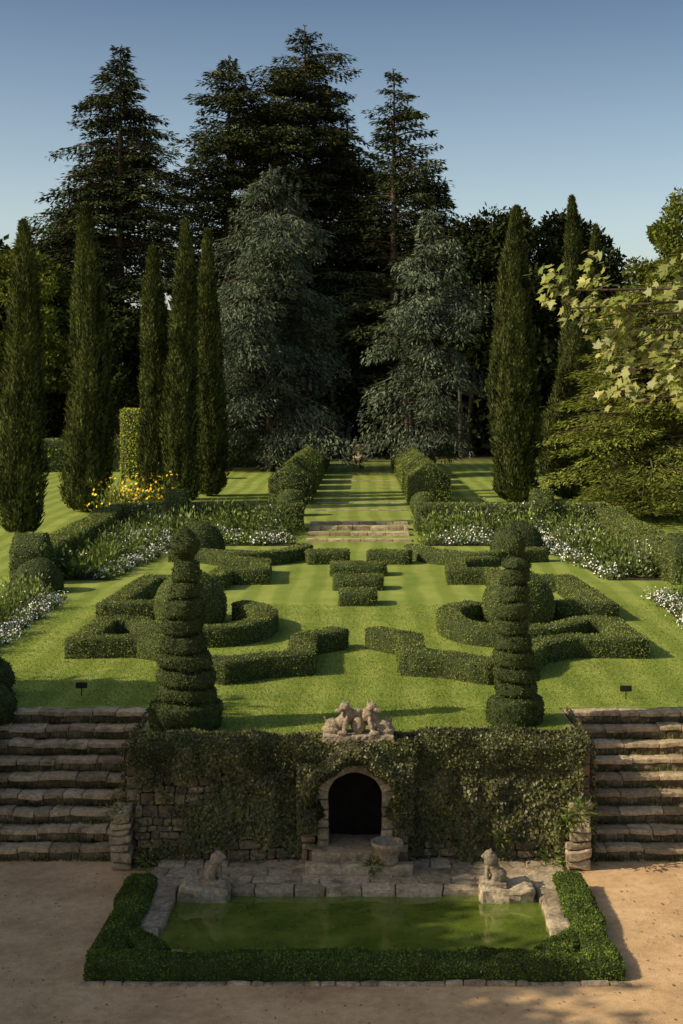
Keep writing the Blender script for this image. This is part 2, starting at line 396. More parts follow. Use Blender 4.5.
# ---------------------------------------------------------------- conifers etc
def conifer(name,x,y,z0,top,r,mats,nb=300,dens=26,L=.7,W=.2,base=.12,droop=.5,up=.15,shape=.8,pw=1.,hang=.5,irr=.35,top_sp=.03,plate=0,nf=.22,skip=0.):
    b=MB(); H=top-z0
    tube(b,[(x,y,z0-.3),(x+U(-.2,.2),y,z0+H*.5),(x,y,top)],[H*.012+.15,H*.008+.08,.03],7,0)
    t=base+(1-base)*rng.random(nb); t=np.sort(t); az=U(0,2*math.pi,nb)
    for ti,a in zip(t,az):
        u=(ti-base)/(1-base)
        pr=min(1,(u/.12+.45))*(1-u**pw)**shape+top_sp
        nz_=vnoise(np.array([[math.cos(a)*1.3+x,math.sin(a)*1.3,ti*H*nf]]),5)[0]
        if nz_<-.35 and rng.random()<skip: continue
        ln=max(.5,r*pr*(1+irr*nz_)*U(.6,1.15))
        upk=up+.25*u
        d=np.array([math.cos(a),math.sin(a),0]); lat=np.array([-d[1],d[0],0])
        zb=z0+ti*H; o=np.array([x,y,zb])
        f=lambda s:o+d*(ln*s)[:,None]+np.array([0,0,1.])*(ln*(upk*s-droop*s*s))[:,None]
        if ln>1.2: tube(b,f(np.linspace(0,.9,4)),np.array([.09,.06,.04,.015])*(ln/4)**.5,3,0)
        n=int(dens*ln*(1+ln*.12)); s=rng.random(n)**.7*.97+.05
        wd=ln*.24*np.sin(np.clip(s,0.05,1)*math.pi*.85)+.2
        off=U(-1,1,n)
        s=np.round(s*ln*2.2)/(ln*2.2)+rng.normal(size=n)*.03/ln**.5
        P=f(s)+lat*(off*wd)[:,None]; hz=rng.random(n)
        P[:,2]-=hz*hang*(.3+ln*.12)+np.abs(off)*wd*.3
        D=d*U(.2,1,(n,1))+lat*(off*1.3)[:,None]+np.array([0,0,-1.])*(hang*U(.1,1.1,(n,1)))+runit(n)*.35
        N=np.tile([0,0,1.],(n,1))
        leaves(b,P,D,L*U(.6,1.3,n),W*U(.7,1.3,n),1,N,.9-plate)
    n=30; P=np.stack([np.full(n,x),np.full(n,y),U(top-1.6,top,n)],1); leaves(b,P,runit(n)*.6+[0,0,.7],L*.6,W,1)
    b.build(name,mats)
MF=[M_bark,M_fir]
D_=dict(L=.52,W=.14,nf=.16,skip=.7)
conifer('douglas_fir',-20.2,118,2,36.9,6.6,MF,nb=460,pw=2.8,shape=.9,irr=.65,droop=.3,up=.12,**D_)
conifer('douglas_fir',-25.8,124,2,26,5.,MF,nb=230,pw=1.6,irr=.5,**D_)
conifer('douglas_fir',-12.0,128,2,38.4,6.6,MF,nb=400,pw=3.6,shape=.9,irr=.95,droop=.25,up=.15,**D_)
conifer('douglas_fir',-5.2,131,2,42.0,8.4,MF,nb=520,pw=3.4,shape=.95,irr=.95,droop=.25,up=.12,**D_)
conifer('douglas_fir',-8.5,134,2,36,6.4,MF,nb=300,pw=2.8,irr=.6,**D_)
conifer('douglas_fir',-1.2,134,2,34,6.2,MF,nb=300,pw=2.8,irr=.6,**D_)
conifer('douglas_fir',3.0,125,2,36.5,4.7,MF,nb=320,pw=2.,shape=.8,irr=.85,droop=.2,up=.2,dens=24,**D_)
conifer('douglas_fir',6.6,128,2,28,5.0,MF,nb=280,pw=1.8,irr=.6,**D_)
conifer('douglas_fir',0,138,2,27,7.0,MF,nb=260,pw=2,irr=.4,**D_)
MC=[M_bark,M_ced]
conifer('blue_cedar',-6.3,98,2.1,23.6,5.0,MC,nb=290,L=.34,W=.09,dens=60,base=.08,droop=.4,up=.2,pw=3.,shape=.8,hang=1.2,irr=.8,nf=.3,skip=.85)
conifer('blue_cedar',4.7,92,2.1,19.9,3.0,MC,nb=200,L=.32,W=.09,dens=64,base=.12,droop=.4,up=.15,pw=3.2,shape=.8,hang=1.3,irr=.9,nf=.3,skip=.9)
G_=dict(dens=58,base=.05,droop=.25,up=.12,pw=3.2,shape=.8,hang=.35,irr=.6,plate=.3,nf=.35)
conifer('green_cedar',12.6,61,2.1,12.4,4.0,[M_bark,M_cedg],nb=230,L=.24,W=.07,**G_)
conifer('green_cedar',16.4,66,2.1,15,4.4,[M_bark,M_cedg],nb=200,L=.26,W=.08,**G_)

def cypress(name,x,y,z0,top,R,mat=M_cyp,L=.24,dens=400,pw=2.4):
    b=MB(); H=top-z0; seed=int(x*10)+500; wob=U(0,6)
    def rad(t,th):
        r=R*np.clip(t/.07+.35,0,1)*np.clip(1-t**pw,0,1)**.75
        c_=np.stack([np.cos(th)*1.5+seed,np.sin(th)*1.5,t*H*.3],-1)
        return r*(1+.3*vnoise(c_*1.7,3)+.3*vnoise(c_*[3.5,3.5,4],4)+.12*vnoise(c_*[7,7,9],5))
    cx=lambda t: x+.12*np.sin(t*5+wob)
    nt_=20; nz=50; Tg,Th=np.meshgrid(np.linspace(.03,1,nz),np.linspace(0,2*math.pi,nt_,endpoint=False),indexing='ij')
    r=rad(Tg,Th)*.7
    V=np.stack([cx(Tg)+r*np.cos(Th),y+r*np.sin(Th),z0+Tg*H*.97],-1).reshape(-1,3)
    F=[[i*nt_+j,i*nt_+(j+1)%nt_,(i+1)*nt_+(j+1)%nt_,(i+1)*nt_+j] for i in range(nz-1) for j in range(nt_)]
    b.add(V,F,0,smooth=True)
    n=int(2*math.pi*R*H*dens); t=rng.random(n)*.985+.015; t=1-(1-t)**.95; th=U(0,2*math.pi,n); r=rad(t,th)*(1-.3*rng.random(n)**1.6)
    P=np.stack([cx(t)+r*np.cos(th),y+r*np.sin(th),z0+t*H-.1],1); O=np.stack([np.cos(th),np.sin(th),0*th],1)
    leaves(b,P,np.array([0,0,1.])+O*.5+runit(n)*.5,L*U(.5,1.4,n),L*.3*U(.7,1.3,n),1,O,.6)
    tube(b,[(x,y,z0-.3),(x,y,z0+1.5)],.16,8,2)
    b.build(name,[M_hbody,mat,M_bark])
for a in ((-13.2,55,2,14.3,.80),(-12.4,64,2.1,16.2,.95),(-10.4,71,2.1,15.0,.82),(-8.7,69,2.1,16.1,.80),(-7.95,74,2.1,16.2,.74),
          (7.75,70,2.1,16.9,1.08),(12.8,84,2.1,19.4,.95),(14.8,88,2.1,18.2,.7),(11.2,73,2.1,11.2,1.5)):
    cypress('cypress_tree',*a)

def broadleaf(name,x,y,z0,top,r,cb,mats,ncl=40,per=260,L=.3,limbs=14,rc=(.2,.36),flat=.8):
    b=MB(); c0=np.array([x,y,(cb+top)/2]); hh=(top-cb)/2
    tube(b,[(x,y,z0-.3),(x+.1,y,(z0+cb)/2),(x,y+.1,cb+hh*.5),(x,y,cb+hh*1.3)],[r*.07+.1,r*.05+.08,r*.035+.05,.04],8,0)
    for k in range(ncl):
        u=runit(1)[0]; 
        if u[2]<-.6: u[2]*=-1
        f=U(.35,.95)**.7; rr=r*U(*rc); sc=np.array([r-rr*.6,r-rr*.6,hh-rr*.5])
        c_=c0+u*sc*f
        if k<limbs:
            s_=np.array([x,y,cb+hh*U(-.1,.7)]); tube(b,[s_,(s_+c_)/2+[0,0,.3],c_],[r*.02+.03,r*.013+.02,.015],4,0)
        v=runit(per); P=c_+v*rr*(U(.35,1.05,(per,1))**.6)*np.array([1,1,flat])
        P=P+runit(per)*rr*.12
        leaves(b,P,v*.6+runit(per)*.8+[0,0,-.2],L*U(.6,1.3,per),L*.55,1,v+[0,0,.4],.9)
    b.build(name,mats)
MD=[M_bark,M_dark]; MG=[M_bark,M_green]
broadleaf('oak_tree',12.2,124,2,24.4,7.5,5,MD,110,420,.45,rc=(.14,.28))
broadleaf('oak_tree',20,128,2,25,6,5,MD,60,420,.5,rc=(.15,.3))
broadleaf('oak_tree',-33,112,2,22,7,4,MD,90,420,.42,rc=(.14,.28))
broadleaf('oak_tree',-26,108,2,20,5.5,4,MG,70,420,.38,rc=(.14,.26))
broadleaf('oak_tree',-40,104,2,20,7,4,MD,50,400,.5)
broadleaf('chestnut_tree',18.6,80,2.1,19.4,4.8,4,MG,90,560,.27,rc=(.13,.26))
broadleaf('chestnut_tree',24.5,84,2.1,21,5.5,4,MG,60,480,.34)
broadleaf('chestnut_tree',-17,100,2.1,14,4.0,4,MD,50,400,.4)
# distant woodland
b=MB()
for k in range(420):
    x=U(-85,85); y=U(136,165); zc=2+U(0,1)**.8*(15+5*math.sin(x*.16+1)+U(-3,3)); rr=U(2.2,4.2); per=150
    v=runit(per); P=np.array([x,y,zc])+v*rr*U(.6,1.05,(per,1)); leaves(b,P,v*.5+runit(per),U(.7,1.4,per),.6,1,v,.8)
for k in range(40):
    x=U(-40,40); y=U(114,134); tube(b,[(x,y,1.8),(x+U(-.5,.5),y,8)],[.3,.15],5,0)
for k in range(230):
    x=U(-42,42); y=U(116,136); rr=U(1.6,3.0); per=110
    v=runit(per); P=np.array([x,y,U(2,13)])+v*rr*U(.5,1.05,(per,1)); leaves(b,P,v*.5+runit(per),U(.5,1.,per),.42,1,v,.8)
b.build('distant_woodland',MD)

# shade trees left of the terrace (outside the view, they shade the lower court)
SH=dict(rc=(.24,.4))
broadleaf('shade_tree',-14.5,8.0,0,11.2,4.2,2.2,MG,70,420,.34,**SH)
broadleaf('shade_tree',-14.8,12.6,0,12.0,4.2,2.0,MG,74,420,.34,**SH)
broadleaf('shade_tree',-15.0,17.2,0,11.4,4.0,2.0,MG,70,420,.34,**SH)
broadleaf('shade_tree',-15.3,22.4,1.8,10.6,3.8,2.8,MG,64,380,.32,**SH)
broadleaf('shade_tree',-12,3,0,9,3.8,2.,MG,56,340,.32)

# plane tree on the right with branches reaching into view
b=MB(); tx,ty=10.2,17.6
tube(b,[(tx,ty,-.2),(tx-.1,ty,3),(tx-.3,ty,6),(tx-.2,ty,9),(tx,ty,12)],[.34,.28,.22,.14,.05],10,0)
mp=np.array([(0,0),(.18,.02),(.5,.12),(.34,.28),(.62,.55),(.3,.52),(.2,.62),(0,1),(-.2,.62),(-.3,.52),(-.62,.55),(-.34,.28),(-.5,.12),(-.18,.02)])
def maple(P,D,L):
    n=len(P); D=norm(D); Nn=norm(np.array([-.6,-.3,.7])+runit(n)*.6); S=norm(np.cross(D,Nn)); D2=np.cross(Nn,S)
    V=P[:,None]+S[:,None]*(mp[None,:,:1]*L[:,None,None])+D2[:,None]*(mp[None,:,1:]*L[:,None,None])
    b.add(V.reshape(-1,3),np.arange(n*14).reshape(n,14),1,np.repeat(rng.random(n),14))
def twig(p0,p1,r0,sag=.0):
    s=np.linspace(0,1,6)[:,None]; ln=np.linalg.norm(p1-p0)
    pts=p0+(p1-p0)*s+np.array([0,0,1.])*(np.sin(s*math.pi)*ln*sag)+rng.normal(size=(6,3))*ln*.012
    tube(b,pts,np.linspace(r0,r0*.3,6),5,0); return pts
def limb(p1):
    p1=np.array(p1,float); p0=np.array([tx-.3,ty-.1,p1[2]-U(.3,1.6)]); pts=twig(p0,p1,.04,.06)
    for k in range(13):
        t=U(.5,1); q=pts[0]+(p1-p0)*t+np.array([0,0,math.sin(t*math.pi)*6*.06]); e=q+norm(norm(p1-p0)*.7+rng.normal(size=3)*[.4,.5,.5])*U(.25,.7)
        tp=twig(q,e,.01,-.05)
        for j in range(int(U(3,6))):
            s=U(.2,1); pq=q+(e-q)*s; e2=pq+norm((e-q)+rng.normal(size=3)*.4)*U(.1,.25); twig(pq,e2,.004)
            n=int(U(3,9)); maple(e2+rng.normal(size=(n,3))*.07,rng.normal(size=(n,3))*.6+[-.2,0,-.6],U(.08,.15,n))
for e in ((2.6,16.8,8.5),(2.8,17.2,8.75),(3.0,17.4,8.25),(3.35,16.2,8.05),(3.6,17.2,7.9),(3.3,16.6,7.6),(4.1,17,8.7),(4.4,16.6,8.4),(3.8,17.6,7.35),(4.2,16,7.1),(4.5,17,7.8),(3.5,16.4,8.45)):
    limb(e)
for k in range(60):
    u=runit(1)[0]; c_=np.array([tx+.9,ty,8.6])+u*[3.0,3.4,3.0]; n=90; v=runit(n)
    if k<16: tube(b,[(tx,ty,8),(c_+[tx,ty,8])/2,c_],[.07,.05,.015],4,0)
    maple(c_+v*U(.3,1,(n,1))*.95,v+[0,0,-.5],U(.12,.2,n))
b.build('plane_tree',[M_bark,M_maple])

# ---------------------------------------------------------------- flower beds
def bed(name,poly_fn,n,hmin,hmax,white=.5,L=.2,soil=None,yellow=0,pet=.05):
    b=MB()
    if soil: 
        for q in soil:
            b.add([(q[0],q[1],ZL+.02),(q[2],q[3],ZL+.02),(q[4],q[5],ZL+.02),(q[6],q[7],ZL+.02)],[[0,1,2,3]],3)
    for k in range(n):
        x,y,edge=poly_fn(); z=float(far_z(y)); h=U(hmin,hmax)*(.42 if edge else 1); r=h*U(.4,.8)*(1.4 if edge else 1); m_=130
        v=runit(m_); v[:,2]=np.abs(v[:,2])
        P=np.array([x,y,z])+v*[r,r,h]*U(.2,1,(m_,1)); l=L*U(.4,1.2)*(.6 if edge else 1)
        leaves(b,P,v*.8+[0,0,U(.1,.8)]+runit(m_)*.5,l*U(.6,1.3,m_),l*U(.25,.55),1 if rng.random()<.88 else 5,v,.5)
        if rng.random()<(white if edge else white*.25):
            q=int(U(14,44)) if edge else int(U(6,20)); v=runit(q); v[:,2]=np.abs(v[:,2])*.8+.2; P=np.array([x,y,z])+v*[r,r,h]*1.12
            leaves(b,P,runit(q),U(1.,1.8,q)*pet,pet*1.3,4 if yellow else 2,v,.5)
    b.build(name,[M_hbody,M_bed,M_white,M_soil,M_yel,M_bed2])
for sg in (-1,1):
    def side(lo,hi):
        def f():
            y=U(lo,hi); xi=np.interp(y,[30,38,50],[8.0,8.2,7.0]) ; e=rng.random()<.45
            x=U(xi,xi+.35) if e else U(xi+.5,9.4); return sg*x,y,e
        return f
    bed('flower_bed',side(43,55),150,.35,1.1,.75,.18,soil=[(sg*7.7,43,sg*9.5,43,sg*9.5,56.6,sg*6.5,56.6)],pet=.045)
    bed('flower_bed',side(29.5,39),150,.35,1.0,.8,.13,soil=[(sg*8.0,28.6,sg*10.8,28.6,sg*10.8,39.5,sg*8.2,39.5)],pet=.035)
    def back():
        e=rng.random()<.45; y=U(53.0,53.7) if e else U(53.9,56.4); return sg*U(2.6,9.3),y,e
    bed('flower_bed',back,140,.5,1.5,.75,soil=[(sg*2.5,52.8,sg*7.0,52.8,sg*9,56.6,sg*2.5,56.6)],pet=.05)
bed('yellow_flower_bed',lambda:(U(-10.4,-8.2),U(58.5,61),False),30,1.2,1.9,20,yellow=1,pet=.1)
b=MB()
for (cx,cy,cz,r) in ((-6.6,25.2,1.9,.5),(-7.1,26.4,2.1,.6),(-7.1,24.4,1.9,.6)):
    V,F=sphere_mesh((cx,cy,cz),r,.9,14,.15); foliate(b,V,F,1200,.05)
b.build('evergreen_shrub',[M_hbody,M_yew])

# ---------------------------------------------------------------- stone steps
for (x0,x1) in ((-6.55,-3.66),(3.76,6.55)):
    b=MB()
    for i in range(9):
        y=22.55+.33*i; z=.2*(i+1); x=x0
        b.add(np.array([(x0,y+.06,z-.2),(x1,y+.06,z-.2),(x1,y+.06,z-.035),(x0,y+.06,z-.035),(x0,y+.40,z-.035),(x1,y+.40,z-.035)]),[[0,1,2,3],[3,2,5,4]],0)
        while x<x1-.05:
            w=U(.25,.75); 
            if x1-(x+w)<.3: w=x1-x
            d=U(-.045,.03); dz=U(-.022,.012)
            block(b,x+.003,x+w-.003,y+d,y+.36,z-.085+dz,z+dz,.02,.026,4,fq=3)
            xx=x
            while xx<x+w-.02:
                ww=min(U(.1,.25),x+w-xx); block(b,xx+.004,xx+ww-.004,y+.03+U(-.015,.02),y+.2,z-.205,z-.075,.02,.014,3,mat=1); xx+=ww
            x+=w
    b.build('stone_steps',[M_stair,M_riser])
b=MB()
for k in range(700):
    i=rng.integers(0,9); sg=rng.choice([-1,1]); x=sg*U(3.7,6.5); y=22.55+.33*i-.02; z=.2*i
    n=int(U(4,18)); P=np.array([x,y,z])+np.stack([U(-.16,.16,n),U(-.05,.02,n),0*U(0,1,n)],1)
    leaves(b,P,np.array([0,-.2,1.])+runit(n)*.6,U(.03,.1,n),.02,0)
b.build('step_moss',[M_ivy])

# vista steps and edging bands
b=MB()
for k,(y,z) in enumerate(((54.2,1.92),(55.6,2.04),(57.0,2.16),(58.6,2.19))):
    x=-2.05
    while x<2.0:
        w=min(U(.5,1.),2.05-x); block(b,x,x+w-.01,y,y+(.5),z-.3,z+.0,.03,.02,3); x+=w
b.build('stone_steps',[M_stair])
b=MB()
for y in (64.5,69,74,80,87,95,104):
    x=-2.2
    while x<2.2:
        w=min(U(.5,1.),2.25-x); block(b,x,x+w-.01,y,y+.35,2.0,2.2,.03,.02,3); x+=w
b.build('stone_path_edging',[M_flag])

# ---------------------------------------------------------------- retaining wall with niche
b=MB()
def core(x0,x1,y0,y1,z0,z1,mat=0):
    V=[(x,y,z) for x in (x0,x1) for y in (y0,y1) for z in (z0,z1)]
    b.add(V,[[0,1,3,2],[4,6,7,5],[0,4,5,1],[2,3,7,6],[1,5,7,3],[0,2,6,4]],mat)
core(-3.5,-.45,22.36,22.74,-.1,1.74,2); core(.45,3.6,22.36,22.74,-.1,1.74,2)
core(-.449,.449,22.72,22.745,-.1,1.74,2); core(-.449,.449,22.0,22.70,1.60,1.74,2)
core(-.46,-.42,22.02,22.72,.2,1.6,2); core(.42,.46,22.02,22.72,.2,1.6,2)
def course(x0,x1,yf,z0,z1,dep=.2,hmin=.1,hmax=.2,skip=None):
    z=z0
    while z<z1-.05:
        h=U(hmin,hmax); 
        if z1-(z+h)<.1: h=z1-z
        x=x0-U(0,.2)
        while x<x1:
            w=U(.12,.36); a,c_=max(x,x0),min(x+w,x1)
            if c_-a>.05 and not (skip and skip((a+c_)/2,z+h/2)):
                block(b,a+.003,c_-.003,yf+U(-.025,.02),yf+dep,z+.003,z+h-.003,.03,.022,3)
            x+=w
        z+=h
course(-3.5,-.75,22.26,0,1.8); course(.75,3.6,22.26,0,1.8)
for sg in (-1,1):
    z=.0
    while z<1.2:
        h=U(.13,.22); block(b,min(sg*.42,sg*.60),max(sg*.42,sg*.60),21.93+U(-.015,.015),22.4,z+.004,z+h-.004,.025,.02,4,mat=1); z+=h
    course(min(sg*.62,sg*.84),max(sg*.62,sg*.84),22.02,0,1.8)
for k in range(13):
    a=math.pi*(k+.5)/13; r=.52; cx,cz=r*math.cos(a),1.16+r*math.sin(a)
    G,F=CG[4]; p=G*np.array([.09,.22,.058]); cs,sn=math.cos(a),math.sin(a)
    P=np.stack([cx+p[:,0]*cs-p[:,2]*sn,22.16+p[:,1],cz+p[:,0]*sn+p[:,2]*cs],1)
    P=P+np.stack([vnoise(P*6,q) for q in (1,2,3)],1)*.02; b.add(P,F,1,np.full(len(P),rng.random()))
course(-.84,.84,22.05,1.7,1.86)
course(-.9,.9,22.05,1.86,2.0,.45)
block(b,-.66,.66,21.7,22.6,.0,.43,.05,.03,6,mat=1); block(b,-.75,.9,21.5,21.75,.0,.28,.05,.03,6,mat=1)
for (xa,xb_) in ((-3.86,-3.54),(3.34,3.74)):
    z=0; 
    while z<.9:
        h=U(.1,.2); block(b,xa+U(-.03,.03),xb_+U(-.03,.03),22.0+U(-.03,.03),22.5,z,z+h-.005,.04,.035,4,mat=1); z+=h
for x0,x1 in ((-3.66,-3.5),(3.6,3.76)):
    z=0
    while z<1.75:
        h=.2; y=22.4
        while y<25.4:
            w=U(.25,.5); block(b,x0,x1,y,min(y+w,25.5)-.01,z,z+h-.01,.02,.012,3); y+=w
        z+=h
b.build('retaining_wall',[M_wall,M_flag,M_niche])

# ivy
b=MB()
def panel(x0,x1,z0,z1,y,prob,dens=1500,L=.05,thick=.05):
    n=int((x1-x0)*(z1-z0)*dens); P=np.stack([U(x0,x1,n),np.full(n,y),U(z0,z1,n)],1)
    k=rng.random(n)<prob(P); P=P[k]; n=len(P)
    bl=.12*vnoise(P*[2.2,0,1.6]+3,6)+.05*vnoise(P*[6,0,6],7)
    P[:,1]+=-np.abs(bl)-U(0,thick,n)
    N=np.tile([0,-1.,.35],(n,1)); l=L*U(.5,1.4,n)
    leaves(b,P,np.array([0,-.3,-1.])+runit(n)*.7,l,l*.85,1,N,.55)
def ivp(P):
    d=vnoise(P*[.9,0,1.3]+[5,0,2],9)+.6*vnoise(P*[3,0,3],10)+.4*vnoise(P*[9,0,9],11)
    base=np.clip((P[:,2]-.25)/1.2,0,1)*1.5-.35
    return np.clip(base+d*1.3+.2,0.05,1)*~((np.abs(P[:,0])<.8)&(P[:,2]<1.75))
panel(-3.5,3.6,0.05,1.95,22.24,ivp,3200)
def par(x0,x1,y0,y1,z0,z1):
    V,F=strip([(x0,(y0+y1)/2),(x1,(y0+y1)/2)],boxsec(y1-y0,z1-z0,.1),z0=z0,step=.15,amp=.09); foliate(b,V,check(V,F),2600,.05,None,1,0,spread=.9,nj=.6)
par(-3.52,-.6,22.12,22.85,1.66,2.03); par(.55,3.62,22.12,22.85,1.66,2.03)
par(-.95,.95,21.92,22.8,1.74,2.0)
n=15000; a=U(-.45,math.pi+.45,n); rr=rng.random(n); r=.57+.3*rr+.05*np.sin(a*5); dp=.34*np.sin(np.clip(rr*1.1,0,1)*math.pi)**.6
P=np.stack([r*np.cos(a),21.94-dp*U(.4,1,n)*np.clip(np.sin(a)+.5,.15,1),1.16+r*np.sin(a)*1.02],1)
leaves(b,P,np.array([0,-.4,-.8])+runit(n)*.8,.05*U(.6,1.3,n),.04,1,np.stack([np.cos(a)*.5,-np.ones(n)*.7,np.sin(a)*.7],1),.6)
for sg in (-1,1):
    n=3400; P=np.stack([sg*U(.6,.9,n),21.96-.14*rng.random(n),U(.65,1.75,n)],1)
    leaves(b,P,np.array([0,-.3,-1])+runit(n)*.7,.05*U(.6,1.3,n),.042,1,np.tile([0,-1.,.4],(n,1)),.6)
    n=5000; yy=U(22.3,25.3,n); zz=U(0,1.9,n); k=zz>(yy-22.5)/.33*.2-.1; yy,zz=yy[k],zz[k]; n=len(yy)
    X_=(-3.68 if sg<0 else 3.78)
    P=np.stack([X_+sg*U(0,.08,n),yy,zz],1); leaves(b,P,np.array([sg*.3,0,-1])+runit(n)*.7,.05*U(.6,1.3,n),.045,1,np.tile([sg*1.,0,.4],(n,1)),.6)
b.build('wall_ivy',[M_hbody,M_ivy])
b=MB()
for (x,y,z,r,m_) in ((3.5,21.95,.95,.26,160),(3.3,22.05,.75,.2,90),(-3.7,22.05,.95,.2,90),(.28,21.5,.26,.1,60),(-3.3,22.1,.15,.15,60),(1.4,22.15,.8,.14,50),(2.3,22.1,.5,.12,40),(-2.2,22.15,.35,.12,40),(3.1,22.0,.2,.2,70)):
    v=runit(m_); P=np.array([x,y,z])+v*r*U(.2,1,(m_,1)); leaves(b,P,v*.6+[0,-.3,.2]+runit(m_)*.4,U(.06,.16,m_),.035,0)
b.build('wall_fern',[M_bed])

# ---------------------------------------------------------------- pool
b=MB(); b.add([(-2.75,18.2,.05),(2.8,18.2,.05),(2.8,20.9,.05),(-2.75,20.9,.05)],[[0,1,2,3]]); b.build('pool_water',[M_water])
b=MB(); n=90; P=np.stack([U(-2.5,2.5,n),U(18.5,20.6,n),np.full(n,.055)],1); D=runit(n); D[:,2]=0; leaves(b,P,D,U(.03,.06,n),.035,0,np.tile([0,0,1.],(n,1)),.05); b.build('floating_leaves',[M_litter])
b=MB()
def row(x0,x1,y0,y1,z,along='x',lo=.35,hi=.8,mat=0,amp=.03):
    s=x0 if along=='x' else y0; e=x1 if along=='x' else y1
    while s<e-.02:
        w=U(lo,hi)
        if e-(s+w)<.2: w=e-s
        dz=U(-.015,.015)
        if along=='x': block(b,s+.004,s+w-.004,y0+U(-.03,.03),y1+U(-.02,.02),-.1,z+dz,.04,amp,4)
        else: block(b,x0+U(-.03,.03),x1+U(-.03,.03),s+.004,s+w-.004,-.1,z+dz,.04,amp,4)
        s+=w
row(-3.02,-2.66,18.75,20.9,.15,'y'); row(2.70,3.02,18.75,20.9,.15,'y')
row(-1.85,1.9,20.78,21.1,.15)
for sg in (-1,1):
    block(b,sg*2.24-.38,sg*2.24+.38,20.5,21.1,-.1,.25,.06,.06,6)
    block(b,sg*2.86-.3,sg*2.86+.28,20.9,21.4,-.1,.17,.05,.04,6)
    for k in range(9): 
        t=k/8; x=sg*(2.75-.75*t); y=18.75-.38*t**.6; block(b,x-.12,x+.12,y-.1,y+.1,-.05,.12+U(-.02,.02),.06,.03,4,rot=U(0,1.5))
row(-2.7,2.75,18.2,18.36,.1)
b.build('pool_coping',[M_flag])
b=MB()
b.add([(-3.05,21.05,.09),(3.15,21.05,.09),(3.15,22.3,.09),(-3.05,22.3,.09)],[[0,1,2,3]])
y=21.08
while y<22.25:
    d=U(.25,.42); x=-3.1+U(-.1,.1)
    if 22.3-(y+d)<.15: d=22.28-y
    while x<3.2:
        w=min(U(.25,.75),3.25-x); 
        block(b,x+.004,x+w-.004,y+.005+U(-.03,.03),y+d-.005,-.1,.12+U(-.02,.02),.03,.035,4,rot=U(-.1,.1)); x+=w
    y+=d
b.build('flagstone_terrace',[M_flag])
b=MB(); 
x=-3.55
while x<3.55:
    w=U(.15,.4); block(b,x,min(x+w,3.55)-.01,17.74,17.86,-.05,.035+U(-.012,.012),.03,.015,3); x+=w
b.build('stone_kerb',[M_flag])

# ---------------------------------------------------------------- carved stone
def carved(name,parts,vox=.018,extra=None,disp=.02,tn=.07):
    vs=[];fs=[];n=0
    for (c_,r,rx,ry,rz) in parts:
        V,F=sphere_mesh((0,0,0),1.,1.,12,0); V=V*np.array(r)
        Mx=np.array(Euler((rx,ry,rz)).to_matrix()); V=V@Mx.T+np.array(c_)
        V=np.vstack([V,V[:24].mean(0),V[-24:].mean(0)]); nv=len(V)
        fs+= [tuple(int(i)+n for i in q) for q in F]
        fs+= [(n+nv-2,n+j,n+(j+1)%24) for j in range(24)]+[(n+nv-1,n+nv-26+(j+1)%24,n+nv-26+j) for j in range(24)]
        vs.append(V); n+=nv
    if extra:
        for (x0,x1,y0,y1,z0,z1) in extra:
            V=np.array([(x,y,z) for x in (x0,x1) for y in (y0,y1) for z in (z0,z1)]); 
            fs+=[tuple(n+i for i in q) for q in ([0,1,3,2],[4,6,7,5],[0,4,5,1],[2,3,7,6],[1,5,7,3],[0,2,6,4])]; vs.append(V); n+=8
    me=bpy.data.meshes.new(name); me.from_pydata([tuple(v) for v in np.concatenate(vs)],[],fs); me.update()
    o=bpy.data.objects.new(name,me); scene.collection.objects.link(o); me.materials.append(M_statue)
    r=o.modifiers.new('r','REMESH'); r.mode='VOXEL'; r.voxel_size=vox; r.use_smooth_shade=True
    s_=o.modifiers.new('s','SMOOTH'); s_.iterations=2
    t=bpy.data.textures.new(name+'_t','CLOUDS'); t.noise_scale=tn; t.noise_depth=3
    d=o.modifiers.new('d','DISPLACE'); d.texture=t; d.strength=disp; d.texture_coords='GLOBAL'
    return o
def lion(x,y,z,s,face):
    P=[]
    def e(c_,r,rx=0,ry=0): 
        P.append(((x+face*c_[0]*s,y+c_[1]*s,z+c_[2]*s),tuple(q*s for q in r),rx,face*ry,0))
    e((-.02,0,.36),(.15,.14,.27),0,.35); e((-.16,0,.2),(.2,.17,.17))
    e((-.1,-.14,.14),(.15,.07,.13)); e((-.1,.14,.14),(.15,.07,.13))
    e((.04,-.15,.05),(.13,.05,.045)); e((.04,.15,.05),(.13,.05,.045))
    e((.15,-.08,.22),(.05,.05,.22)); e((.15,.08,.22),(.05,.05,.22))
    e((.2,-.08,.04),(.09,.055,.04)); e((.2,.08,.04),(.09,.055,.04))
    e((.05,0,.58),(.18,.17,.2)); e((.1,0,.7),(.13,.12,.12)); e((.22,0,.66),(.08,.07,.06))
    e((.04,-.09,.80),(.03,.03,.03)); e((.04,.09,.80),(.03,.03,.03)); e((-.33,.05,.1),(.12,.035,.035),0,-.3)
    return carved('stone_lion_statue',P,.012,[(x-.34*s,x+.34*s,y-.24*s,y+.24*s,z-.06,z+.02)],.02,.04)
lion(-2.08,20.78,.27,.56,1); lion(2.05,20.78,.27,.58,-1)
